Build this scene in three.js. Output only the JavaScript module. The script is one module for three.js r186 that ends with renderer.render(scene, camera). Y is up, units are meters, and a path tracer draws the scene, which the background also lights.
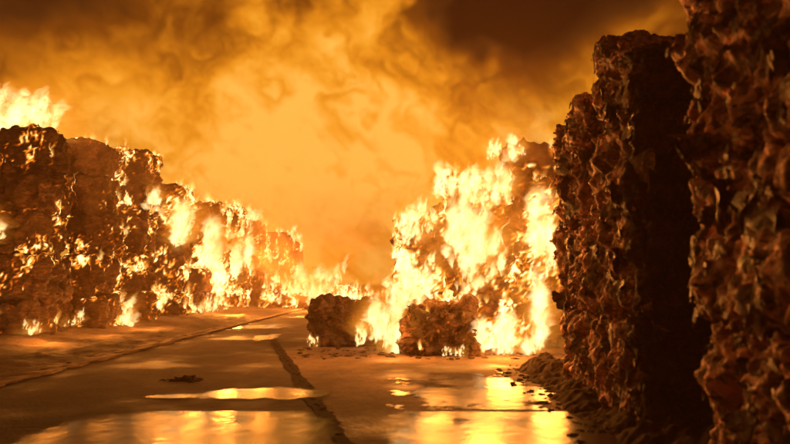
import * as THREE from 'three';
import { mergeGeometries } from 'three/addons/utils/BufferGeometryUtils.js';
import { createNoise3D } from 'simplex-noise';

// ---------------------------------------------------------------- camera, sky, exposure
const scene = new THREE.Scene();
const camera = new THREE.PerspectiveCamera(39.4, 1024 / 576, 0.05, 2000);
camera.position.set(0, 1.6, 0);
camera.rotation.order = 'YXZ';
camera.rotation.set(THREE.MathUtils.degToRad(5.8), THREE.MathUtils.degToRad(0.46), 0);
camera.focus = 17; camera.userData.fStop = 0.9;
const renderer = new THREE.WebGLRenderer({ antialias: true });
renderer.toneMapping = THREE.LinearToneMapping;
renderer.toneMappingExposure = 1;
renderer.shadowMap.enabled = true;

const rng = (seed) => { let s = seed >>> 0; return () => { s = (s + 0x6d2b79f5) | 0; let t = Math.imul(s ^ (s >>> 15), 1 | s); t = (t + Math.imul(t ^ (t >>> 7), 61 | t)) ^ t; return ((t ^ (t >>> 14)) >>> 0) / 4294967296; }; };
const n3 = createNoise3D(rng(7)), n3b = createNoise3D(rng(91));
const fbm = (x, y, z, o = 4, g = 0.5) => { let a = 1, s = 0, t = 0; for (let i = 0; i < o; i++) { s += a * n3(x, y, z); t += a; a *= g; x = x * 2.03 + 3.1; y = y * 2.03 - 1.7; z = z * 2.03 + 5.3; } return s / t; };
const sstep = (x, a, b) => { const t = Math.min(1, Math.max(0, (x - a) / (b - a))); return t * t * (3 - 2 * t); };
const lerp = (a, b, t) => a + (b - a) * t;
const ramp = (t, stops) => { for (let i = 1; i < stops.length; i++) if (t <= stops[i][0] || i === stops.length - 1) { const k = Math.min(1, Math.max(0, (t - stops[i - 1][0]) / (stops[i][0] - stops[i - 1][0]))); return [1, 2, 3].map((c) => lerp(stops[i - 1][c], stops[i][c], k)); } };

// Night sky full of smoke, lit from below by the fire that lies ahead of the camera (azimuth 0 = -z).
const SMOKE = [[0, 0.004, 0.0016, 0.0012], [0.2, 0.055, 0.017, 0.003], [0.4, 0.2, 0.052, 0.003], [0.6, 0.48, 0.145, 0.006], [0.8, 0.8, 0.265, 0.01], [1, 1.0, 0.385, 0.024], [1.3, 1.2, 0.56, 0.085]];
const billow = (x, y, z, o) => { let a = 1, q = 0, t = 0; for (let i = 0; i < o; i++) { const m = n3(x, y, z); q += a * (Math.sqrt(m * m + 0.05) - 0.1); t += a; a *= 0.62; x = x * 2.07 + 3.1; y = y * 2.07 - 1.7; z = z * 2.07 + 5.3; } return q / t; };
function smokeLevel(az, el, x, y, z) {                     // degrees, and the direction itself
  const wx = fbm(x * 1.6 + 9, y * 1.6, z * 1.6, 3), wy = fbm(x * 1.6, y * 1.6 + 17, z * 1.6, 3), f = fbm(x * 9, y * 9, z * 9 + 3, 3);
  const a = az + wx * 6 + f * 1.6, e = el + wy * 4 + f * 1.6;
  const blob = (ca, ce, ra, re) => Math.exp(-(((a - ca) / ra) ** 2) - (((e - ce) / re) ** 2));
  let v = 0.06 + 0.8 * Math.exp(-((Math.abs(a + 6) / 62) ** 2)) * Math.exp(-((Math.max(0, e - 4) / 25) ** 2));
  v += 0.52 * blob(-8, 6, 24, 9) + 0.34 * blob(-3, 19, 9, 9) + 0.36 * blob(-19, 15, 10, 8) + 0.2 * blob(13, 15, 9, 6);
  v -= 0.72 * blob(9, 24, 7, 5) + 0.3 * blob(17, 28, 9, 6) + 0.36 * blob(-7, 26.5, 4.5, 5) + 0.36 * blob(-33, 25, 12, 8) + 0.2 * blob(4, 12, 3.5, 5) + 0.14 * blob(-7, 13, 4, 6) + 0.18 * blob(-22, 20, 5, 5);
  const puff = billow(x * 3.6 + f * 0.25, y * 3.6 - f * 0.25, z * 3.6 + wx * 0.3, 6);
  v *= 1.0 + 1.5 * (puff - 0.31) + 0.42 * fbm(x * 2.4 + 40, y * 2.4 + wy, z * 2.4 + wx, 4);
  return Math.max(0, v);
}
{
  const W = 2048, H = 1024, data = new Float32Array(W * H * 4);
  for (let r = 0; r < H; r++) {
    const up = ((r + 0.5) / H - 0.5) * Math.PI, y = Math.sin(up), c = Math.cos(up);
    for (let q = 0; q < W; q++) {
      const ph = ((q + 0.5) / W - 0.5) * 2 * Math.PI, x = Math.cos(ph) * c, z = Math.sin(ph) * c, i = (r * W + q) * 4;
      if (up < -0.02) { data[i] = 0.4; data[i + 1] = 0.125; data[i + 2] = 0.008; data[i + 3] = 1; continue; }
      const az = THREE.MathUtils.radToDeg(Math.atan2(x, -z)), el = THREE.MathUtils.radToDeg(up);
      const k = ramp(smokeLevel(az, el, x, y, z), SMOKE);
      data[i] = k[0]; data[i + 1] = k[1]; data[i + 2] = k[2]; data[i + 3] = 1;
    }
  }
  const t = new THREE.DataTexture(data, W, H, THREE.RGBAFormat, THREE.FloatType);
  t.mapping = THREE.EquirectangularReflectionMapping; t.magFilter = THREE.LinearFilter; t.needsUpdate = true;
  scene.background = t; scene.environment = t;
}
scene.fog = new THREE.FogExp2(new THREE.Color(1, 0.62, 0.28), 0.006);

// ---------------------------------------------------------------- naming
const taken = new Map();
const numbered = (n) => { const k = taken.get(n) ?? 0; taken.set(n, k + 1); return k ? n + '_' + String(k).padStart(3, '0') : n; };
function tag(o, label, category, group) { o.userData.label = label; if (category) o.userData.category = category; if (group) o.userData.group = group; return o; }
function mesh(name, geo, mat, parent = scene, kind) { const m = new THREE.Mesh(geo, mat); m.name = parent === scene ? numbered(name) : name; m.castShadow = m.receiveShadow = true; if (kind) m.userData.kind = kind; parent.add(m); return m; }
function thing(name, label, category, pos, group) { const g = new THREE.Group(); g.name = numbered(name); g.position.set(...pos); scene.add(g); return tag(g, label, category, group); }

// ---------------------------------------------------------------- textures
function tileNoise(seed) {                                   // value noise that tiles
  const r = rng(seed), P = 256, tab = Float32Array.from({ length: P * P }, r);
  return (x, y, per) => { const ix = Math.floor(x), iy = Math.floor(y), fx = x - ix, fy = y - iy, u = fx * fx * (3 - 2 * fx), v = fy * fy * (3 - 2 * fy), at = (a, b) => tab[(((b % per) + per) % per) * P + (((a % per) + per) % per)]; return lerp(lerp(at(ix, iy), at(ix + 1, iy), u), lerp(at(ix, iy + 1), at(ix + 1, iy + 1), u), v); };
}
function makeTex(size, fn, srgb) {
  const d = new Uint8Array(size * size * 4);
  for (let y = 0; y < size; y++) for (let x = 0; x < size; x++) { const c = fn(x / size, y / size), i = (y * size + x) * 4; for (let k = 0; k < 3; k++) d[i + k] = Math.max(0, Math.min(255, (Array.isArray(c) ? c[k] : c) * 255)); d[i + 3] = 255; }
  const t = new THREE.DataTexture(d, size, size); t.wrapS = t.wrapT = THREE.RepeatWrapping; t.magFilter = THREE.LinearFilter; if (srgb) t.colorSpace = THREE.SRGBColorSpace; t.needsUpdate = true; return t;
}
const tn = tileNoise(3);
const tf = (x, y, per, o) => { let a = 1, s = 0, t = 0; for (let i = 0; i < o; i++) { s += a * tn(x * per, y * per, per); t += a; a *= 0.55; per *= 2; if (per > 256) break; } return s / t; };
const rep = (t, s) => { const c = t.clone(); c.repeat.set(s, s); c.needsUpdate = true; return c; };
// torn paper and film packed in layers: drawn as scraps on a canvas (one for tone, one for height)
function scrapTextures(seed, tangled = 0) {
  const S = 1024, r = rng(seed), a = document.createElement('canvas'), b = document.createElement('canvas');
  a.width = a.height = b.width = b.height = S; const A = a.getContext('2d'), B = b.getContext('2d');
  A.fillStyle = '#999'; A.fillRect(0, 0, S, S); B.fillStyle = '#555'; B.fillRect(0, 0, S, S);
  for (let i = 0; i < 2600; i++) {
    const cx = r() * S, cy = r() * S, w = tangled ? 8 + r() ** 2 * 70 : 14 + r() ** 2 * 120, h = tangled ? 5 + r() ** 2 * 46 : 3 + r() ** 2 * 34, turn = tangled ? r() * 6.28 : (r() - 0.5) * 0.9, n = 7, pts = [];
    for (let k = 0; k < n; k++) { const t = (k / n) * 6.283, q = 0.55 + r() * 0.6; pts.push([Math.cos(t) * w * q, Math.sin(t) * h * q]); }
    const l = 95 + r() * 140, warm = r() * 26, hgt = 40 + r() * 190;
    for (const ox of [-S, 0, S]) for (const oy of [-S, 0, S]) {
      if (cx + ox < -150 || cx + ox > S + 150 || cy + oy < -150 || cy + oy > S + 150) continue;
      for (const [C, f] of [[A, `rgb(${l + warm},${l},${l - warm})`], [B, `rgb(${hgt},${hgt},${hgt})`]]) { C.save(); C.translate(cx + ox, cy + oy); C.rotate(turn); C.beginPath(); pts.forEach((p, k) => (k ? C.lineTo(...p) : C.moveTo(...p))); C.closePath(); C.fillStyle = f; C.fill(); C.restore(); }
    }
  }
  const ta = new THREE.CanvasTexture(a), tb = new THREE.CanvasTexture(b);
  ta.colorSpace = THREE.SRGBColorSpace; for (const t of [ta, tb]) { t.wrapS = t.wrapT = THREE.RepeatWrapping; t.repeat.set(0.7, 0.7); }
  return [ta, tb];
}
const [scrapMap, scrapBump] = scrapTextures(12), [tangleMap, tangleBump] = scrapTextures(13, 1);
const grain = makeTex(512, (x, y) => 0.45 + 0.55 * tf(x, y, 32, 4)), blotch = makeTex(512, (x, y) => 0.5 + 0.5 * sstep(tf(x, y, 5, 5), 0.2, 0.6));
const ripple = makeTex(512, (x, y) => tf(x, y, 10, 4));

// ---------------------------------------------------------------- materials
const M = {
  bale: new THREE.MeshStandardMaterial({ vertexColors: true, map: scrapMap, bumpMap: scrapBump, bumpScale: 0.03, roughness: 0.85 }),
  tangle: new THREE.MeshStandardMaterial({ vertexColors: true, map: tangleMap, bumpMap: tangleBump, bumpScale: 0.05, roughness: 0.75 }),
  film: new THREE.MeshStandardMaterial({ vertexColors: true, map: tangleMap, bumpMap: tangleBump, bumpScale: 0.012, roughness: 0.5, side: THREE.DoubleSide }),
  wire: new THREE.MeshStandardMaterial({ color: new THREE.Color(0.06, 0.045, 0.04), roughness: 0.5, metalness: 0.8 }),
  flame: new THREE.MeshBasicMaterial({ vertexColors: true, transparent: true, side: THREE.DoubleSide }),
  ash: new THREE.MeshPhysicalMaterial({ vertexColors: true, roughness: 1, specularIntensity: 0.25 }),
  ground: new THREE.MeshStandardMaterial({ vertexColors: true, bumpMap: rep(grain, 0.5), bumpScale: 0.03, roughness: 0.95 }),
  road: new THREE.MeshPhysicalMaterial({ specularIntensity: 0.6, vertexColors: true, map: rep(grain, 0.6), bumpMap: rep(grain, 0.6), bumpScale: 0.022, roughness: 1, roughnessMap: rep(blotch, 0.16) }),
  seam: new THREE.MeshPhysicalMaterial({ vertexColors: true, bumpMap: rep(grain, 2), bumpScale: 0.02, roughness: 1, specularIntensity: 0.1 }),
  kerb: new THREE.MeshStandardMaterial({ vertexColors: true, bumpMap: rep(grain, 1), bumpScale: 0.015, roughness: 0.9 }),
  water: new THREE.MeshPhysicalMaterial({ color: new THREE.Color(0.04, 0.028, 0.018), vertexColors: true, transparent: true, roughness: 0.24, roughnessMap: rep(blotch, 0.4), bumpMap: rep(ripple, 0.35), bumpScale: 0.006, ior: 1.33, specularIntensity: 0.5 }),
  smoke: new THREE.MeshPhysicalMaterial({ vertexColors: true, transparent: true, side: THREE.DoubleSide, roughness: 1, specularIntensity: 0, transmission: 0.5, thickness: 0 }),
};

// ---------------------------------------------------------------- ground, road, kerb, puddles
function sheet(x0, x1, z0, z1, step, y, height, color, inside) {
  const nx = Math.max(1, Math.round((x1 - x0) / step)), nz = Math.max(1, Math.round((z1 - z0) / step)), p = [], uv = [], col = [], ix = [];
  for (let j = 0; j <= nz; j++) for (let i = 0; i <= nx; i++) { const x = lerp(x0, x1, i / nx), z = lerp(z0, z1, j / nz); p.push(x, y + (height ? height(x, z) : 0), z); uv.push(x, z); col.push(...color(x, z)); }
  for (let j = 0; j < nz; j++) for (let i = 0; i < nx; i++) { const a = j * (nx + 1) + i, b = a + 1, c = a + nx + 1, d = c + 1; if (inside && !inside(lerp(x0, x1, (i + 0.5) / nx), lerp(z0, z1, (j + 0.5) / nz))) continue; ix.push(a, c, b, b, c, d); }
  const g = new THREE.BufferGeometry(); g.setAttribute('position', new THREE.Float32BufferAttribute(p, 3)); g.setAttribute('uv', new THREE.Float32BufferAttribute(uv, 2)); g.setAttribute('color', new THREE.Float32BufferAttribute(col, 3)); g.setIndex(ix); g.computeVertexNormals(); return g;
}
const tint = (c, k) => c.map((v) => v * k);
mesh('ground', sheet(-60, 60, -92, 24, 4, -0.02, null, () => [0.06, 0.045, 0.035]), M.ground, scene, 'structure');
// the verge of trodden ash and dirt between the kerb and the left stack
const KERB_X = -6.55;
mesh('dirt_verge', sheet(-14, KERB_X, -75, -6, 0.12, 0.05, (x, z) => { const e = sstep(x, KERB_X - 0.1, KERB_X - 1.0); return e * (0.07 + 0.1 * fbm(x * 0.7, 0, z * 0.7, 4)) + 0.03 * n3(x * 4, 1, z * 4) + 0.16 * sstep(x, -8.6, -9.8); },
  (x, z) => tint([0.065, 0.042, 0.03], 0.35 + 0.85 * sstep(fbm(x * 0.6, 4, z * 0.35, 4), -0.55, 0.5))), M.ground, scene, 'structure');
// the dark seam runs from (-4.3, -20.5) to (0.35, -3)
const seamX = (z) => lerp(-4.3, 0.35, (z + 20.5) / 17.5);
const crack = (x, z) => 1 - 0.6 * (1 - sstep(Math.abs(fbm(x * 0.5, 31, z * 0.3, 4)), 0.0, 0.022));
const roadTone = (x, z) => (x > -7 && z > -30 ? crack(x, z) : 1) * (0.45 + 0.75 * sstep(fbm(x * 0.35, 8, z * 0.22, 4), -0.5, 0.6) + 0.18 * n3(x * 2.2, 3, z * 2.2) + 0.16 * fbm(x * 5, 9, z * 3.4, 3));
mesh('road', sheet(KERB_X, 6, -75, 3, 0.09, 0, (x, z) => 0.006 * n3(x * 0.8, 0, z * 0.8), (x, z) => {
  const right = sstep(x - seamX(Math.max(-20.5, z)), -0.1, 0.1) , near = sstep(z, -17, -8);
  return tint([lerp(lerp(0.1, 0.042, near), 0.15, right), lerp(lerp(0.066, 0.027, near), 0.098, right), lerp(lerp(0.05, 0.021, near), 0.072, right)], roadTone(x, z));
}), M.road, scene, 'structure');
{ // kerb with chipped, dirt-covered edge
  const sh = new THREE.BoxGeometry(0.5, 0.07, 66, 6, 3, 700), p = sh.attributes.position, col = [];
  for (let i = 0; i < p.count; i++) { const x = p.getX(i), y = p.getY(i), z = p.getZ(i), n = fbm(x * 2, y * 2, z * 1.3, 4); p.setX(i, x + n * 0.17); p.setY(i, y + (y > 0 ? n * 0.05 - 0.025 : 0)); const k = 0.5 + 0.6 * sstep(n, -0.6, 0.5); col.push(0.2 * k, 0.14 * k, 0.1 * k); }
  sh.setAttribute('color', new THREE.Float32BufferAttribute(col, 3)); sh.computeVertexNormals();
  const m = mesh('kerb', sh, M.kerb, scene, 'structure'); m.position.set(KERB_X, 0.045, -39);
}
function puddle(cx, cz, rx, rz, seed, y, cut, wob = 0.3, end) {     // shallow water that thins out to nothing at its edge, stopped along a slab joint where there is one
  const P = [], U = [], C = [], I = [], st = 0.045, X = rx * 1.7, Z = rz * 1.7, nx = Math.round(2 * X / st), nz = Math.round(2 * Z / st);
  for (let j = 0; j <= nz; j++) for (let i = 0; i <= nx; i++) {
    const x = cx - X + i * st, z = cz - Z + j * st, q = Math.hypot((x - cx) / rx, (z - cz) / rz), n = fbm(x * 0.9 + seed, seed, z * 0.7, 6, 0.7);
    let depth = 1 - q + wob * 1.7 * n; if (cut !== undefined) depth = Math.min(depth, (z - cut - 0.03 * n3(x * 1.5, 0, seed)) * 4); if (end !== undefined) depth = Math.min(depth, (end - z + 0.03 * n3(x * 2, 0, seed)) * 4);
    P.push(x, y, z); U.push(x, z); const k = 0.8 + 0.5 * n; C.push(k, k, k, 0.94 * sstep(depth, -0.02, 0.2) * (0.75 + 0.25 * sstep(n3(x * 2.3, seed, z * 2.3) + depth * 2, -0.2, 0.5)));
  }
  for (let j = 0; j < nz; j++) for (let i = 0; i < nx; i++) { const a = j * (nx + 1) + i, c = a + nx + 1; if (C[a * 4 + 3] + C[a * 4 + 7] + C[c * 4 + 3] + C[c * 4 + 7] > 0) I.push(a, c, a + 1, a + 1, c, c + 1); }
  const g = new THREE.BufferGeometry(); g.setAttribute('position', new THREE.Float32BufferAttribute(P, 3)); g.setAttribute('uv', new THREE.Float32BufferAttribute(U, 2)); g.setAttribute('color', new THREE.Float32BufferAttribute(C, 4)); g.setIndex(I); g.computeVertexNormals();
  return mesh('puddle', g, M.water, scene, 'structure');
}
{ // wet, tarry stain along the seam
  const P = [], I = [], U = [], C = []; for (let k = 0; k <= 220; k++) { const z = -20.6 + k / 220 * 17.6, c = seamX(z), w = 0.11 + 0.03 * n3(z * 1.1, 0, 1) + 0.02 * n3(z * 5, 0, 2); for (const q of [-1, 1]) { const x = c + q * w + 0.03 * n3(z * 6, q * 5, 9); P.push(x, 0.01, z); U.push(x, z); C.push(0.02, 0.016, 0.013); } if (k < 220) I.push(2 * k, 2 * k + 2, 2 * k + 1, 2 * k + 1, 2 * k + 2, 2 * k + 3); }
  const g = new THREE.BufferGeometry(); g.setAttribute('position', new THREE.Float32BufferAttribute(P, 3)); g.setAttribute('uv', new THREE.Float32BufferAttribute(U, 2)); g.setAttribute('color', new THREE.Float32BufferAttribute(C, 3)); g.setIndex(I); g.computeVertexNormals(); mesh('road_seam', g, M.seam, scene, 'structure');
}
const JOINT = -8.05;
puddle(-2.3, -6.6, 1.75, 1.9, 3, 0.012, JOINT, 0.16);
puddle(1.5, -6.9, 1.65, 2.4, 11, 0.012, JOINT, 0.16);
puddle(1.15, -9.6, 1.2, 1.75, 21, 0.012, undefined, 0.5, -8.14);
puddle(-2.0, -9.3, 0.85, 0.5, 5, 0.012, undefined, 0.5);
puddle(-3.2, -9.1, 0.4, 0.16, 8, 0.012, undefined, 0.5);
puddle(-4.1, -19.2, 0.35, 1.3, 15, 0.012, undefined, 0.5);
puddle(-5.4, -24, 1.0, 1.2, 16, 0.012, undefined, 0.5);

// ---------------------------------------------------------------- bales
// One bale: a block of squeezed paper, cardboard and film. Local axes: x along w, y up from its base, z along d.
const PALETTES = {
  charred: [[0.018, 0.012, 0.01], [0.045, 0.026, 0.019], [0.095, 0.054, 0.037], [0.026, 0.017, 0.013]],
  dusty: [[0.17, 0.085, 0.08], [0.55, 0.3, 0.29], [1.0, 0.72, 0.78], [0.12, 0.06, 0.055]],
};
function baleShape({ w, h, d, step, seed, rough = 1, palette = 'charred', slump = 0, sag = 0, gapShade = 0 }) {
  const g = new THREE.BoxGeometry(w, h, d, Math.max(2, Math.round(w / step)), Math.max(2, Math.round(h / step)), Math.max(2, Math.round(d / step)));
  const p = g.attributes.position, N = p.count, uv = g.attributes.uv, nr = g.attributes.normal, key = new Map(), owner = new Int32Array(N), col = new Float32Array(N * 3), out = [], P = PALETTES[palette], R = Math.min(w, h, d) * 0.16;
  const V = new THREE.Vector3(), C = new THREE.Vector3(), D = new THREE.Vector3(), sx = seed * 7.13, sy = seed * 3.71;
  for (let i = 0; i < N; i++) {
    V.fromBufferAttribute(p, i); const k = V.toArray().map((v) => v.toFixed(4)).join();
    if (!key.has(k)) {
      key.set(k, out.length);
      C.set(THREE.MathUtils.clamp(V.x, -w / 2 + R, w / 2 - R), THREE.MathUtils.clamp(V.y, -h / 2 + R, h / 2 - R), THREE.MathUtils.clamp(V.z, -d / 2 + R, d / 2 - R));
      D.copy(V).sub(C).normalize();
      const Q = C.clone().addScaledVector(D, R), x = Q.x + sx, y = Q.y + sy, z = Q.z + seed * 1.9;
      const wob = 0.12 * n3(x * 1.5, y * 1.5, z * 1.5);
      const layers = 1 - Math.abs(n3(x * 1.1, (y + wob) * 6.5, z * 1.1)), tear = n3b(x * 3.2, y * 2.4, z * 3.2), fine = n3(x * 8, y * 11, z * 8), big = n3b(x * 0.9, y * 0.9, z * 0.9);
      const pit = Math.max(0, n3b(x * 2.1 + 9, y * 1.6, z * 2.1 + 4) - 0.25);
      Q.addScaledVector(D, rough * (0.09 * big + (palette === 'dusty' ? 0.022 : 0.05) * (layers - 0.5) + 0.06 * tear + 0.024 * fine - 0.24 * pit + 0.07 * n3(x * 1.7, y * 1.9, z * 1.7)));
      if (sag) Q.y -= sag * sstep(Q.z, -d / 2, d / 2) * (0.5 + Q.y / h);
      if (slump) { Q.y -= slump * (0.5 + Q.x / w) * (0.5 + Q.y / h) * h; }
      const dusty = palette === 'dusty';
      if (dusty) Q.addScaledVector(D, 0.07 * Math.abs(n3(x * 3.4 + 3, y * 2.2, z * 3.4)) + 0.045 * Math.abs(n3b(x * 7.5, y * 5, z * 7.5)) + 0.015 * Math.abs(n3(x * 15, y * 11, z * 15)) - 0.05);
      const shade = dusty ? 0.55 + 0.9 * fbm(x * 2.6, y * 1.7, z * 2.6, 4) : 0.5 + 0.5 * fbm(x * 1.9, y * 3.4, z * 1.9, 3);
      const shaded = gapShade ? 1 - 0.93 * sstep(V.z + 0.12 * n3(x * 2, y * 2, 5), d / 2 - 0.42, d / 2 - 0.2) : 1;  // shade of the gap put into the colour of the near end face
      out.push([Q.x, Q.y + h / 2, Q.z, shade, layers, pit, shaded]);
    }
    owner[i] = key.get(k);
  }
  for (let i = 0; i < N; i++) {
    const o = out[owner[i]]; p.setXYZ(i, o[0], o[1], o[2]);
    const f = Math.min(2.999, Math.max(0, o[3] * 3.4 - 0.2)), a = P[Math.floor(f)], b = P[Math.floor(f) + 1] ?? P[3], t = f % 1;
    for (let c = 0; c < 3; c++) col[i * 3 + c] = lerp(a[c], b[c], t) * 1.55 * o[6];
    uv.setXY(i, (Math.abs(nr.getX(i)) > 0.5 ? o[2] : o[0]) + seed * 1.37, (Math.abs(nr.getY(i)) > 0.5 ? o[2] : o[1]) + seed * 0.61);
  }
  g.setAttribute('color', new THREE.BufferAttribute(col, 3));
  // smooth normals across the six faces
  const acc = new Float32Array(out.length * 3), ix = g.index.array, A = new THREE.Vector3(), B = new THREE.Vector3();
  for (let i = 0; i < ix.length; i += 3) { const [a, b, c] = [owner[ix[i]], owner[ix[i + 1]], owner[ix[i + 2]]].map((k) => out[k]); A.set(b[0] - a[0], b[1] - a[1], b[2] - a[2]); B.set(c[0] - a[0], c[1] - a[1], c[2] - a[2]); A.cross(B); for (let k = 0; k < 3; k++) { const o = owner[ix[i + k]] * 3; acc[o] += A.x; acc[o + 1] += A.y; acc[o + 2] += A.z; } }
  for (let i = 0; i < N; i++) { A.fromArray(acc, owner[i] * 3).normalize(); nr.setXYZ(i, A.x, A.y, A.z); }
  g.clearGroups();
  return g;
}
// heat 0..1+ to glow, as radiance
const HEAT = [[0, 0.35, 0.04, 0.002], [0.25, 0.85, 0.16, 0.006], [0.5, 1.35, 0.44, 0.03], [0.75, 2.1, 1.05, 0.2], [1, 3.4, 2.35, 0.95]];
// The glowing skin of a burning bale: those faces of its body where fire has taken hold.
function emberShape(body, burn, seed, world, patchy = 1.15) {
  const p = body.attributes.position, n = body.attributes.normal, ix = body.index.array, heat = new Float32Array(p.count);
  for (let i = 0; i < p.count; i++) {
    const x = p.getX(i) + world[0], y = p.getY(i) + world[1], z = p.getZ(i) + world[2];
    const patch = fbm(x * 0.55, y * 0.5, z * 0.55 + 40, 3), spot = fbm(x * 4.2, y * 2.2, z * 4.2, 3, 0.65), fine = n3b(x * 10, y * 7, z * 10);
    heat[i] = burn * 0.95 - 0.8 + patchy * patch + 0.7 * spot + 0.34 * fine;
  }
  const map = new Map(), P = [], C = [], I = [];
  const put = (i) => { if (!map.has(i)) { map.set(i, P.length / 3); P.push(p.getX(i) + n.getX(i) * 0.006, p.getY(i) + n.getY(i) * 0.006, p.getZ(i) + n.getZ(i) * 0.006); const h = heat[i]; C.push(...ramp(Math.min(1, h * 1.9), HEAT), sstep(h, 0, 0.16)); } return map.get(i); };
  for (let i = 0; i < ix.length; i += 3) if (Math.max(heat[ix[i]], heat[ix[i + 1]], heat[ix[i + 2]]) > 0.01) I.push(put(ix[i]), put(ix[i + 1]), put(ix[i + 2]));
  if (!I.length) return null;
  const g = new THREE.BufferGeometry(); g.setAttribute('position', new THREE.Float32BufferAttribute(P, 3)); g.setAttribute('color', new THREE.Float32BufferAttribute(C, 4)); g.setIndex(I); g.computeVertexNormals();
  g.userData = { hot: [...map.keys()].filter((i) => heat[i] > 0.22).map((i) => [p.getX(i), p.getY(i), p.getZ(i), n.getX(i), n.getY(i), n.getZ(i)]) };
  return g;
}
// Sheets of flame: soft-edged ribbons that rise, curl and thin out.
function ribbons(list) {                                     // [x, y, z, height, width, heat, alpha, lean x, lean z, seed]
  const P = [], C = [], I = [];
  for (const [x, y, z, h, w, heat, alpha, lx, lz, s] of list) {
    const rows = h > 0.5 ? 12 : 6, cols = 4, az = n3(s, 1.3, 0) * 6, base = P.length / 3;
    for (let j = 0; j <= rows; j++) {
      const t = j / rows, cx = x + lx * h * t * t + 0.22 * h * t * n3(s * 1.7, t * 1.6, 2) + 0.05 * h * n3(s, t * 4, 7), cz = z + lz * h * t * t + 0.22 * h * t * n3(s * 1.7, t * 1.6, 9), tw = az + t * 1.6 * n3(s, 5, 1);
      const ww = w * (0.35 + 0.65 * sstep(t, 0, 0.3)) * (1 - t ** 3 * 0.8) * (1 + 0.35 * n3(s, t * 5, 4));
      for (let i = 0; i <= cols; i++) {
        const q = i / cols * 2 - 1, edge = 1 - q * q, e2 = 0.12 * w * n3(s + q, t * 6, 3);
        P.push(cx + Math.cos(tw) * (q * ww + e2) * 0.5, y + h * t + 0.04 * h * n3(s * 2, t * 3, q), cz + Math.sin(tw) * (q * ww + e2) * 0.5);
        const k = heat * (0.35 + 0.75 * edge) * (1 - 0.62 * t ** 1.3); C.push(...ramp(Math.min(1, k), HEAT), alpha * edge ** 1.2 * sstep(t, -0.02, 0.12) * (1 - t) ** 0.8 * (0.5 + 0.5 * sstep(n3(s * 3.1 + q * 1.1, t * 4.5 * (0.5 + h), s), -0.55, 0.25)));
      }
    }
    for (let j = 0; j < rows; j++) for (let i = 0; i < cols; i++) { const a = base + j * (cols + 1) + i, c = a + cols + 1; I.push(a, a + 1, c, c, a + 1, c + 1); }
  }
  const g = new THREE.BufferGeometry(); g.setAttribute('position', new THREE.Float32BufferAttribute(P, 3)); g.setAttribute('color', new THREE.Float32BufferAttribute(C, 4)); g.setIndex(I); g.computeVertexNormals(); return g;
}
// A torn, bent sheet fixed at its top edge and hanging loose.
function flapShape(r, w, h, tone) {
  const nx = 5, ny = 6, P = [], C = [], U = [], I = [], s = r() * 99, u0 = r() * 5;
  for (let j = 0; j <= ny; j++) for (let i = 0; i <= nx; i++) {
    const a = i / nx - 0.5, t = j / ny, rag = 1 + 0.5 * n3(s, a * 3, t * 3);
    P.push(a * w * (1 - 0.35 * t * t) * rag + 0.1 * w * n3(s, t * 2, 1), -t * h * (0.8 + 0.35 * n3(s + a * 2.2, 0, 5)), 0.015 + 0.2 * h * t * (1 - 0.8 * t) * (1 + 0.6 * n3(s, 8, 1)) + 0.1 * w * n3(s + a * 2.5, t * 2, 3));
    C.push(...tone.map((c) => c * (0.75 + 0.5 * r()))); U.push(u0 + a * w, -t * h);
  }
  for (let j = 0; j < ny; j++) for (let i = 0; i < nx; i++) { const a = j * (nx + 1) + i, c = a + nx + 1; I.push(a, c, a + 1, a + 1, c, c + 1); }
  const g = new THREE.BufferGeometry(); g.setAttribute('position', new THREE.Float32BufferAttribute(P, 3)); g.setAttribute('uv', new THREE.Float32BufferAttribute(U, 2)); g.setAttribute('color', new THREE.Float32BufferAttribute(C, 3)); g.setIndex(I); g.computeVertexNormals(); return g;
}
let baleCount = 0;
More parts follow.
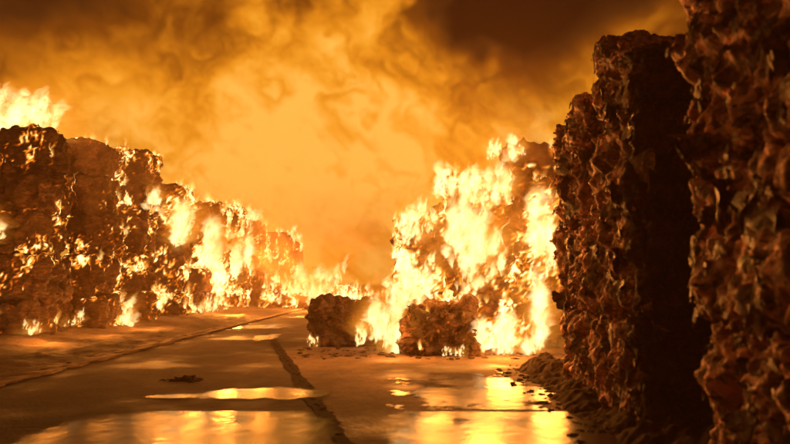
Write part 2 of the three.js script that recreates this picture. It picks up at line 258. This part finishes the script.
function bale({ pos, w, h, d, turn = 0, step = 0.075, rough = 1, palette = 'charred', burn = 0, slump = 0, sag = 0, gapShade = 0, patchy, face, flaps = 0, scraps = 0, wires = 0, label, group, licks = 0, lickSize = 1 }) {
  const seed = ++baleCount, r = rng(seed * 977), t = thing('waste_bale', label, 'bale', pos, group); t.rotation.y = turn;
  const body = baleShape({ w, h, d, step, seed, rough, palette, slump, sag, gapShade });
  mesh('packed_waste', body, palette === 'dusty' ? M.tangle : M.bale, t);
  const p = body.attributes.position, n = body.attributes.normal, F = new THREE.Vector3(...(face ?? [0, 0, 1])), idx = [];
  for (let i = 0; i < p.count; i++) if (n.getX(i) * F.x + n.getY(i) * F.y + n.getZ(i) * F.z > 0.55) idx.push(i);
  const tones = palette === 'charred' ? [[0.1, 0.06, 0.04], [0.05, 0.03, 0.022], [0.16, 0.1, 0.07], [0.03, 0.02, 0.016], [0.08, 0.045, 0.03]] : [[0.3, 0.2, 0.19], [0.22, 0.13, 0.11], [0.36, 0.26, 0.26], [0.14, 0.08, 0.07], [0.28, 0.14, 0.11]];
  const put = (g, i, out) => { const v = new THREE.Vector3().fromBufferAttribute(p, i); g.rotateY(Math.atan2(n.getX(i), n.getZ(i))); g.translate(v.x + F.x * out, v.y, v.z + F.z * out); return g; };
  for (let k = 0; k < flaps && idx.length; k++) mesh('torn_sheet', put(flapShape(r, 0.16 + r() * 0.26, 0.16 + r() * 0.26, tones[Math.floor(r() * 5)]).rotateZ((r() - 0.5) * 1.1), idx[Math.floor(r() * idx.length)], 0.01), M.film, t);
  if (scraps && idx.length) { const list = []; for (let k = 0; k < scraps; k++) list.push(put(flapShape(r, 0.03 + r() ** 2 * 0.14, 0.03 + r() ** 2 * 0.16, tones[Math.floor(r() * 5)]).rotateZ((r() - 0.5) * 2.4), idx[Math.floor(r() * idx.length)], 0.005)); mesh('scrap', mergeGeometries(list), M.film, t, 'stuff'); }
  for (let k = 0; k < wires; k++) {                          // baling wires round the block, at even spacing along its length
    const along = d > w, L = along ? d : w, q = (k + 0.5) / wires * L - L / 2, pts = [], W2 = (along ? w : d) / 2 + 0.012, H2 = h / 2 + 0.012;
    for (let m = 0; m < 40; m++) { const a = m / 40 * 6.2832, ca = Math.cos(a), sa = Math.sin(a), e = (v) => Math.sign(v) * Math.abs(v) ** 0.35, off = q + 0.025 * n3(seed, m * 0.3, k); pts.push(along ? new THREE.Vector3(e(ca) * W2, h / 2 + e(sa) * H2, off) : new THREE.Vector3(off, h / 2 + e(sa) * H2, e(ca) * W2)); }
    mesh('baling_wire', new THREE.TubeGeometry(new THREE.CatmullRomCurve3(pts, true), 90, 0.005, 5, true), M.wire, t);
  }
  if (burn > 0) {
    const g = emberShape(body, burn, seed, pos, patchy);
    if (g) {
      const hot = g.userData.hot.filter((o) => o[3] * F.x + o[4] * F.y + o[5] * F.z > -0.2); g.userData = {};
      mesh('fire_skin', g, M.flame, t, 'stuff');
      const list = [];
      for (let k = 0; k < licks && hot.length; k++) { const o = hot[Math.floor(r() * hot.length)], hh = lickSize * (0.1 + 0.34 * r() ** 2); list.push([o[0] + o[3] * 0.05, o[1] - 0.03, o[2] + o[5] * 0.05, hh, hh * (0.4 + 0.5 * r()), 0.7 + 0.35 * r(), 0.6, 0.1, 0.02, r() * 500]); }
      if (list.length) mesh('flame_lick', ribbons(list), M.flame, t, 'stuff');
    }
  }
  return t;
}
const ORD = ['first', 'second', 'third', 'fourth', 'fifth', 'sixth', 'seventh', 'eighth', 'ninth', 'tenth', 'eleventh', 'twelfth', 'thirteenth', 'fourteenth', 'fifteenth', 'sixteenth', 'seventeenth', 'eighteenth', 'nineteenth', 'twentieth', 'twenty-first', 'twenty-second', 'twenty-third', 'twenty-fourth', 'twenty-fifth', 'twenty-sixth', 'twenty-seventh', 'twenty-eighth', 'twenty-ninth', 'thirtieth'];
const ROW = ['on the ground', 'second from the ground', 'third from the ground', 'fourth from the ground', 'fifth from the ground', 'sixth from the ground'];
const state = (b) => (b > 0.75 ? 'fiercely burning' : b > 0.42 ? 'burning' : b > 0.15 ? 'smouldering' : 'blackened');

{ // the long stack on the left: its face stands at x = -9.9
  const r = rng(501), rows = 5; let z = -14.2;
  for (let c = 0; c < 27; c++) {
    const D = 1.62 + r() * 0.25, col = (c % 2 ? 0.42 : -0.38) + (r() - 0.5) * 0.45, far = -z, hot = (r() - 0.55) * 0.4, tall = ([1.04, 0.99, 1.02, 1.09, 1.11, 1.13, 1.08, 1.03, 0.98, 0.96, 0.99, 1.02, 1.06, 1.08, 1.05][c] ?? 0.97) - 0.015 + r() * 0.02;
    const n = c === 0 ? 5 : rows; let y = 0.05;
    for (let k = 0; k < n; k++) {
      const h = (1.17 + (r() - 0.5) * 0.14) * tall, wave = 0.5 + 0.5 * n3(c * 0.45, k * 0.5, 77), depthBurn = sstep(far, 15, 30);
      const burn = Math.min(1, (c < 5 ? 0.4 : 0.26) + hot + 0.5 * depthBurn + 0.45 * (wave - 0.45) + (k === 0 ? 0.12 : 0));
      const step = far < 26 ? 0.052 : far < 38 ? 0.08 : 0.12;
      bale({ pos: [-9.9 - 0.68 + col + (r() - 0.5) * 0.42 - k * 0.02, y, z - D / 2], w: 1.3, h, d: D * 0.86, turn: (r() - 0.5) * 0.16, step, rough: 1.05, burn, face: [1, 0, 0], licks: Math.round(50 * burn * burn), lickSize: 1.1 + depthBurn * 1.1, flaps: 0, scraps: far < 26 ? 40 : 0, slump: k === n - 1 ? r() * 0.16 : 0,
        label: `${state(burn)} bale, ${ROW[k]}, in the ${ORD[c]} column of the left stack`, group: 'bales of the long left stack' });
      y += h + 0.035;
    }
    z -= D;
  }
}
{ // the near stacks on the right, either side of a dark gap: face at x = 2.6
  const r = rng(88);
  const column = (z0, D, heights, name, group, o = {}) => { let y = 0; heights.forEach((h, k) => {
    bale({ pos: [2.6 + 0.65 + (r() - 0.5) * 0.22 + (o.dx ?? 0), y, z0 - D / 2], w: 1.3, h, d: D * 0.98, turn: (r() - 0.5) * 0.12, step: o.step ?? 0.032, rough: 0.72, palette: 'dusty', face: [-1, 0, 0], flaps: o.flaps ?? 7, scraps: o.scraps ?? 110, wires: o.wires ?? 0, burn: o.burn?.[k] ?? 0, licks: o.licks ?? 0, gapShade: o.gapShade, sag: k === heights.length - 1 ? o.sag : 0, slump: k === heights.length - 1 ? (o.slump ?? 0) : 0,
      label: `dusty unburnt bale, ${ROW[k]}, ${name}`, group });
    y += h + 0.02; }); };
  column(-8.5, 1.85, [1.22, 1.22, 1.18, 0.62], 'at the fire end of the right stack', 'bales of the right stack beyond the dark gap', { slump: 0.12 });
  column(-6.72, 1.75, [1.22, 1.18, 1.22, 1.34], 'just beyond the dark gap', 'bales of the right stack beyond the dark gap', { gapShade: 1, sag: 0.72 });
  column(-3.75, 1.75, [1.3, 1.22, 1.26, 1.2], 'just before the dark gap', 'bales of the right stack before the dark gap');
  column(-1.95, 1.75, [1.22, 1.28, 1.24, 1.2], 'closest to the camera on the right', 'bales of the right stack before the dark gap', { step: 0.06 });
  column(-5.3, 1.7, [1.24, 1.24, 1.24, 1.24], 'deep inside the dark gap on the right', 'bales at the back of the dark gap', { dx: 1.75, step: 0.08, flaps: 3, scraps: 30, gapShade: 1 });
}
{ // the burning stack in the middle, its front at z = -16
  const r = rng(314);
  const layer = (zf, cols, name, step) => cols.forEach(([x0, W, n, burns], c) => { let y = 0; for (let k = 0; k < n; k++) {
    const h = 1.17 + (r() - 0.5) * 0.1, burn = burns[k] ?? 0.8, D = 1.5;
    bale({ pos: [x0 + W / 2, y, zf - D / 2 + (r() - 0.5) * 0.3], w: W * 0.98, h, d: D, turn: (r() - 0.5) * 0.12, step, rough: 1.6, burn, face: [0, 0, 1], licks: Math.round(90 * burn * burn), lickSize: 1.35, slump: k === n - 1 ? r() * 0.2 : 0,
      label: `${state(burn)} bale, ${ROW[k]}, ${ORD[c]} column of the ${name}`, group: 'bales of the burning middle stack' });
    y += h - 0.02; } });
  layer(-16, [[-0.1, 1.35, 3, [1, 0.9, 1.05]], [1.27, 1.65, 4, [1.1, 0.85, 1.05, 1.1]], [2.95, 1.6, 4, [0.85, 0.8, 0.9, 0.6]]], 'middle stack front', 0.065);
  layer(-17.7, [[0.1, 1.4, 3, []], [1.5, 1.6, 4, []], [3.1, 1.6, 5, [0.7, 0.7, 0.7, 0.6, 0.35]]], 'middle stack second layer', 0.11);
  layer(-19.4, [[0.0, 1.5, 3, []], [1.5, 1.6, 4, []]], 'middle stack third layer', 0.11);
  layer(-21.2, [[-0.1, 1.5, 3, []], [1.4, 1.6, 4, []]], 'middle stack fourth layer', 0.11);
  // two bales thrown down in front of it
  bale({ pos: [-1.45, 0, -17.0], w: 1.78, h: 1.2, d: 1.3, step: 0.036, rough: 1.35, patchy: 0.25, burn: 0.22, face: [0, 0, 1], licks: 16, wires: 4, flaps: 7, scraps: 130, turn: 0.04, label: 'dark charred bale alone on the road left of the middle fire', group: 'bales fallen on the road' });
  bale({ pos: [0.92, 0, -15.0], w: 1.66, h: 1.18, d: 1.3, step: 0.036, rough: 1.35, patchy: 0.25, burn: 0.36, face: [0, 0, 1], licks: 40, wires: 4, flaps: 7, scraps: 130, turn: -0.05, label: 'dark charred bale wrapped in flames in front of the middle stack', group: 'bales fallen on the road' });
  // low far row that closes the lane
  for (let c = 0; c < 9; c++) { const burn = 0.6 + 0.4 * r(); bale({ pos: [-9.0 + c * 1.3, 0, -41 - r() * 3], w: 1.5, h: 0.9 + r() ** 2 * 1.7, d: 1.3, turn: (r() - 0.5) * 0.5, step: 0.12, rough: 1.4, burn, face: [0, 0, 1], licks: 24, lickSize: 1.8, slump: r() * 0.25, label: `burning bale, ${ORD[c]} from the left in the low row closing the lane`, group: 'low far bales across the lane' }); }
}

// ---------------------------------------------------------------- the larger fires
let fireCount = 0;
function fire(x, y, z, w, dp, h, n, label, { heat = 1.6, lean = 0.12, light = 0, alpha = 0.6, fat = 1.4, category = 'fire' } = {}) {
  const r = rng(4000 + ++fireCount), list = [], roots = Array.from({ length: Math.max(3, Math.round(w * 4)) }, () => [r() * 2 - 1, 0.45 + 0.6 * r(), (r() - 0.35) * 0.3]);
  for (let k = 0; k < n; k++) {
    const root = roots[k % roots.length], u = root[0] + (r() - 0.5) * 0.5, hh = h * root[1] * (0.2 + 0.42 * r());
    list.push([u * w / 2, (r() - 0.12) * h * 0.75 * root[1] + root[2] * h, (r() - 0.5) * dp, hh, hh * (0.32 + 0.4 * r()) * fat, heat * (0.8 + 0.35 * r()), alpha, lean * (0.6 + r()), 0.03, r() * 900]);
  }
  for (let k = 0; k < n / 4; k++) { const root = roots[k % roots.length], hh = h * (0.5 + 0.5 * r()); list.push([(root[0] * 1.1 + (r() - 0.5) * 0.4) * w / 2, (r() - 0.3) * h * 0.6 + root[2] * h, (r() - 0.5) * dp, hh, hh * (0.9 + 0.6 * r()) * fat, 0.62, 0.22, lean * (0.6 + r()), 0.03, r() * 900]); }  // wide faint ribbons added as a soft glow halo round the flames
  const g = thing('fire', label, category, [x, y, z], 'open fires on the stacks');
  mesh('flame', ribbons(list), M.flame, g, 'stuff');
  if (light) { const l = new THREE.PointLight(new THREE.Color(1, 0.31, 0.04), light); l.name = 'fire_light'; l.position.set(x < -8 ? 0.9 : 0, h * 0.45, x < -8 ? 0.2 : dp / 2 + 0.45); l.shadow.radius = 20; l.castShadow = true; g.add(l); }
}
// middle stack
fire(1.75, 3.62, -15.75, 1.75, 0.5, 1.15, 170, 'white-hot fire on the top of the middle stack', { light: 90, heat: 2, fat: 1.6 });
fire(0.65, 2.7, -15.6, 1.2, 0.5, 1.45, 70, 'tall fire on the left shoulder of the middle stack', { light: 60, fat: 1.2 });
fire(1.95, 1.9, -15.7, 1.15, 0.4, 1.75, 130, 'bright fire pouring down the face of the middle stack', { light: 60, fat: 1.3 });
fire(0.8, 1.12, -14.9, 2.2, 0.9, 0.85, 120, 'sheet of fire along the top of the wrapped dark bale', { light: 8, fat: 1.5 });
fire(-0.22, 0.0, -15.0, 1.0, 0.7, 1.5, 130, 'fierce fire on the road between the two dark bales', { light: 14, fat: 1.3 });
fire(2.3, 0.0, -14.6, 1.5, 0.6, 1.0, 110, 'low fierce fire at the foot of the middle stack beside the puddle', { light: 22, fat: 1.4 });
fire(2.95, 4.95, -16.5, 0.95, 0.5, 0.75, 110, 'small bright fire on the smoky top corner of the middle stack', { light: 15, heat: 2 });
fire(3.45, 2.1, -15.6, 0.7, 0.4, 1.8, 50, 'narrow tall fire beside the end of the dark right stack', { light: 30 });
fire(3.3, 0.3, -14.6, 0.35, 0.3, 1.9, 40, 'thin streak of fire climbing at the corner of the right stack', { light: 18 });
fire(0.4, 1.6, -15.7, 0.9, 0.3, 1.2, 40, 'ragged fire on the lower left face of the middle stack', {});
fire(1.3, 2.4, -15.65, 0.5, 0.3, 0.9, 26, 'small fire in the joint between the left columns of the middle stack', {});
fire(-2.25, 0.0, -16.3, 0.35, 0.25, 0.4, 22, 'small flames at the near corner of the lone dark bale', {});
fire(-0.85, 0.0, -16.2, 0.5, 0.25, 0.75, 36, 'flames licking up the end of the lone dark bale', {});
fire(-1.2, 1.15, -17.3, 1.2, 0.6, 0.45, 50, 'low flames running along the top of the lone dark bale', {});
fire(1.0, 0.0, -14.25, 0.9, 0.15, 0.3, 36, 'small flames along the base of the wrapped dark bale', {});
// left stack
fire(-11.3, 5.9, -17.8, 2.6, 1.6, 1.4, 230, 'large fire above the near end of the left stack', { light: 91, fat: 1.9, heat: 1.9, lean: 0.3 });
fire(-9.5, 4.5, -23.2, 0.7, 0.5, 1.1, 36, 'fire on the upper face of the left stack nearest the camera', { light: 36 });
fire(-9.4, 3.4, -26.2, 1.0, 0.9, 2.0, 110, 'slanting bright fire halfway along the left stack', { light: 49, lean: 0.35 });
fire(-9.9, 5.5, -29, 1.2, 1.4, 0.9, 90, 'small fire on the top edge of the left stack', {});
fire(-9.4, 2.4, -31, 1.1, 1.5, 2.6, 140, 'broad fire on the face of the left stack, midway down the lane', { light: 91, fat: 1.3 });
fire(-9.5, 2.2, -37, 0.9, 1.0, 2.8, 100, 'narrow fire standing on the far face of the left stack', { light: 49 });
fire(-10.0, 5.3, -42, 2.2, 4.0, 1.7, 180, 'wide fire over the top of the far left stack', { light: 122, fat: 1.5 });
fire(-10.0, 5.2, -55, 1.6, 3.0, 1.8, 50, 'distant fire at the far end of the left stack', {});
fire(-9.0, 0.25, -30.5, 1.9, 1.5, 0.85, 70, 'bright fire on the ground at the foot of the left stack', { light: 122, fat: 1.4 });
fire(-9.35, 0.45, -18.2, 0.8, 0.5, 0.45, 30, 'small round fire low in the near left stack', { light: 16, fat: 1.4 });
fire(-9.3, 0.15, -21.2, 0.4, 0.4, 1.0, 30, 'thin upright fire at the foot of the left stack', { light: 25 });
fire(-9.5, 0.35, -15.6, 0.7, 0.5, 0.55, 26, 'fire at the foot of the nearest left column', { light: 19 });
fire(-9.95, 2.7, -15.2, 0.35, 0.3, 0.9, 20, 'flame in a crevice of the nearest left column', { light: 9 });
fire(-6.2, 0.7, -40.5, 4.2, 1.5, 2.3, 150, 'wide low fire across the end of the lane', { light: 183, fat: 1.5 });
fire(-2.6, 0.5, -40, 3.0, 1.5, 1.2, 80, 'low fire behind the dark bale on the road', { light: 122, fat: 1.5 });

// ---------------------------------------------------------------- smoke rising from the fires: many thin, bent veils
function smoke(x, y, z, w, h, dp, n, size, alpha, tone, seed, label) {
  const r = rng(seed), P = [], C = [], I = [], G = 9;
  for (let k = 0; k < n; k++) {
    const t = r(), cx = (r() - 0.5) * w * (0.5 + t), cy = t * h, cz = (r() - 0.5) * dp, S = size * (0.5 + 0.7 * r()) * (0.7 + 0.6 * t), az = (r() - 0.5) * 1.3, tilt = (r() - 0.5) * 0.9, base = P.length / 3, o = r() * 300;
    for (let j = 0; j <= G; j++) for (let i = 0; i <= G; i++) {
      const u = i / G * 2 - 1, v = j / G * 2 - 1, bend = 0.16 * n3(o + u * 0.7, v * 0.7, 1), a = Math.max(0, 1 - u * u) * Math.max(0, 1 - v * v), q = v * Math.sin(tilt) + bend;
      P.push(cx + S * (u * Math.cos(az) - q * Math.sin(az)), cy + S * v * Math.cos(tilt), cz + S * (u * Math.sin(az) + q * Math.cos(az)));
      C.push(...tone, alpha * a * a * sstep(fbm(o + u * 1.3, v * 1.3, 4, 3), -0.5, 0.4));
    }
    for (let j = 0; j < G; j++) for (let i = 0; i < G; i++) { const a = base + j * (G + 1) + i, c = a + G + 1; I.push(a, a + 1, c, c, a + 1, c + 1); }
  }
  const g = new THREE.BufferGeometry(); g.setAttribute('position', new THREE.Float32BufferAttribute(P, 3)); g.setAttribute('color', new THREE.Float32BufferAttribute(C, 4)); g.setIndex(I); g.computeVertexNormals();
  const m = mesh('smoke', g, M.smoke, scene, 'stuff'); m.position.set(x, y, z); m.userData.label = label; m.userData.category = 'smoke';
}
smoke(3.4, 4.6, -16.3, 2.0, 2.6, 1.2, 30, 0.95, 0.24, [0.16, 0.11, 0.08], 801, 'brown smoke rolling off the top corner of the middle stack');
smoke(-9.0, 3.4, -19.2, 1.2, 3.0, 3.0, 30, 1.0, 0.09, [0.3, 0.22, 0.16], 802, 'thin brown smoke before the near part of the left stack');
smoke(-5.5, 1.2, -37, 8, 5, 3, 44, 1.9, 0.2, [0.75, 0.55, 0.4], 803, 'pale glowing smoke filling the far end of the lane');

// ---------------------------------------------------------------- debris
function clods(n, seed, place, size, tone) {
  const r = rng(seed), list = [];
  for (let k = 0; k < n; k++) {
    const g = new THREE.IcosahedronGeometry(1, n > 1000 ? 1 : 2), p = g.attributes.position, s = size * (0.25 + r() ** 4 * 2.6), o = r() * 99, [x, z] = place(r), col = [], f = 0.6 + r() * 0.8;
    for (let i = 0; i < p.count; i++) { const q = 1 + 0.55 * n3(p.getX(i) * 1.4 + o, p.getY(i) * 1.4, p.getZ(i) * 1.4) + 0.25 * n3(p.getX(i) * 4 + o, p.getY(i) * 4, p.getZ(i) * 4); p.setXYZ(i, p.getX(i) * s * q * (0.9 + (o % 1) * 1.2), p.getY(i) * s * q * 0.45, p.getZ(i) * s * q); col.push(...tone.map((c) => c * f)); }
    g.rotateY(r() * 6); g.translate(x, s * 0.12, z); g.setAttribute('color', new THREE.Float32BufferAttribute(col, 3)); g.computeVertexNormals(); list.push(g);
  }
  return mergeGeometries(list);
}
const loose = (name, label, g) => { const m = mesh(name, g, M.ash, scene, 'stuff'); m.userData.label = label; m.userData.category = 'debris'; return m; };
loose('debris_ridge', 'dark ragged line of wet debris running down the road', clods(500, 61, (r) => { const z = -20.5 + r() * 17, c = seamX(z), q = 0.7 + 0.5 * n3(z * 0.9, 4, 4); return [c + (r() + r() + r() - 1.5) * 0.12 * q, z]; }, 0.012, [0.022, 0.018, 0.016]));
loose('verge_debris', 'ash and scraps strewn at the foot of the left stack', clods(1500, 62, (r) => [-9.6 + r() ** 1.6 * 3.1, -9 - r() ** 1.3 * 40], 0.035, [0.1, 0.075, 0.058]));
loose('debris_mound', 'dark heap of wet debris along the foot of the right stack', sheet(1.55, 2.95, -12.6, -3, 0.035, 0.0, (x, z) => { const e = sstep(x + 0.35 * fbm(x * 1.2, 2, z * 0.9, 3), 2.0, 2.9); return e * (0.26 + 0.12 * fbm(x * 2.5, 1, z * 2.5, 4)) + 0.05 * sstep(x, 1.8, 2.1) * fbm(x * 7, 3, z * 7, 3) - 0.03; }, (x, z) => tint([0.05, 0.034, 0.026], 0.6 + 0.8 * Math.abs(fbm(x * 5, 5, z * 5, 3)))));
loose('rubble', 'dark rubble at the foot of the right stack beside the puddle', clods(990, 63, (r) => [2.75 - r() ** 1.9 * 1.0, -4 - r() * 8], 0.02, [0.04, 0.03, 0.026]));
loose('fire_debris', 'blackened scraps scattered before the middle stack', clods(420, 64, (r) => [-2.6 + r() * 6, -13.6 - r() * 2.4], 0.022, [0.05, 0.038, 0.03]));
{ // the dark lump lying on the road
  const t = thing('charred_lump', 'flat black charred lump alone on the dark road', 'debris', [-3.75, 0, -10.7]);
  mesh('charred_core', clods(9, 71, (r) => [(r() - 0.5) * 0.6, (r() - 0.5) * 0.16], 0.085, [0.02, 0.016, 0.014]), M.ash, t);
  mesh('charred_flake', clods(14, 72, (r) => [(r() - 0.5) * 0.8, (r() - 0.5) * 0.3], 0.035, [0.03, 0.022, 0.02]), M.ash, t, 'stuff');
}
renderer.render(scene, camera);
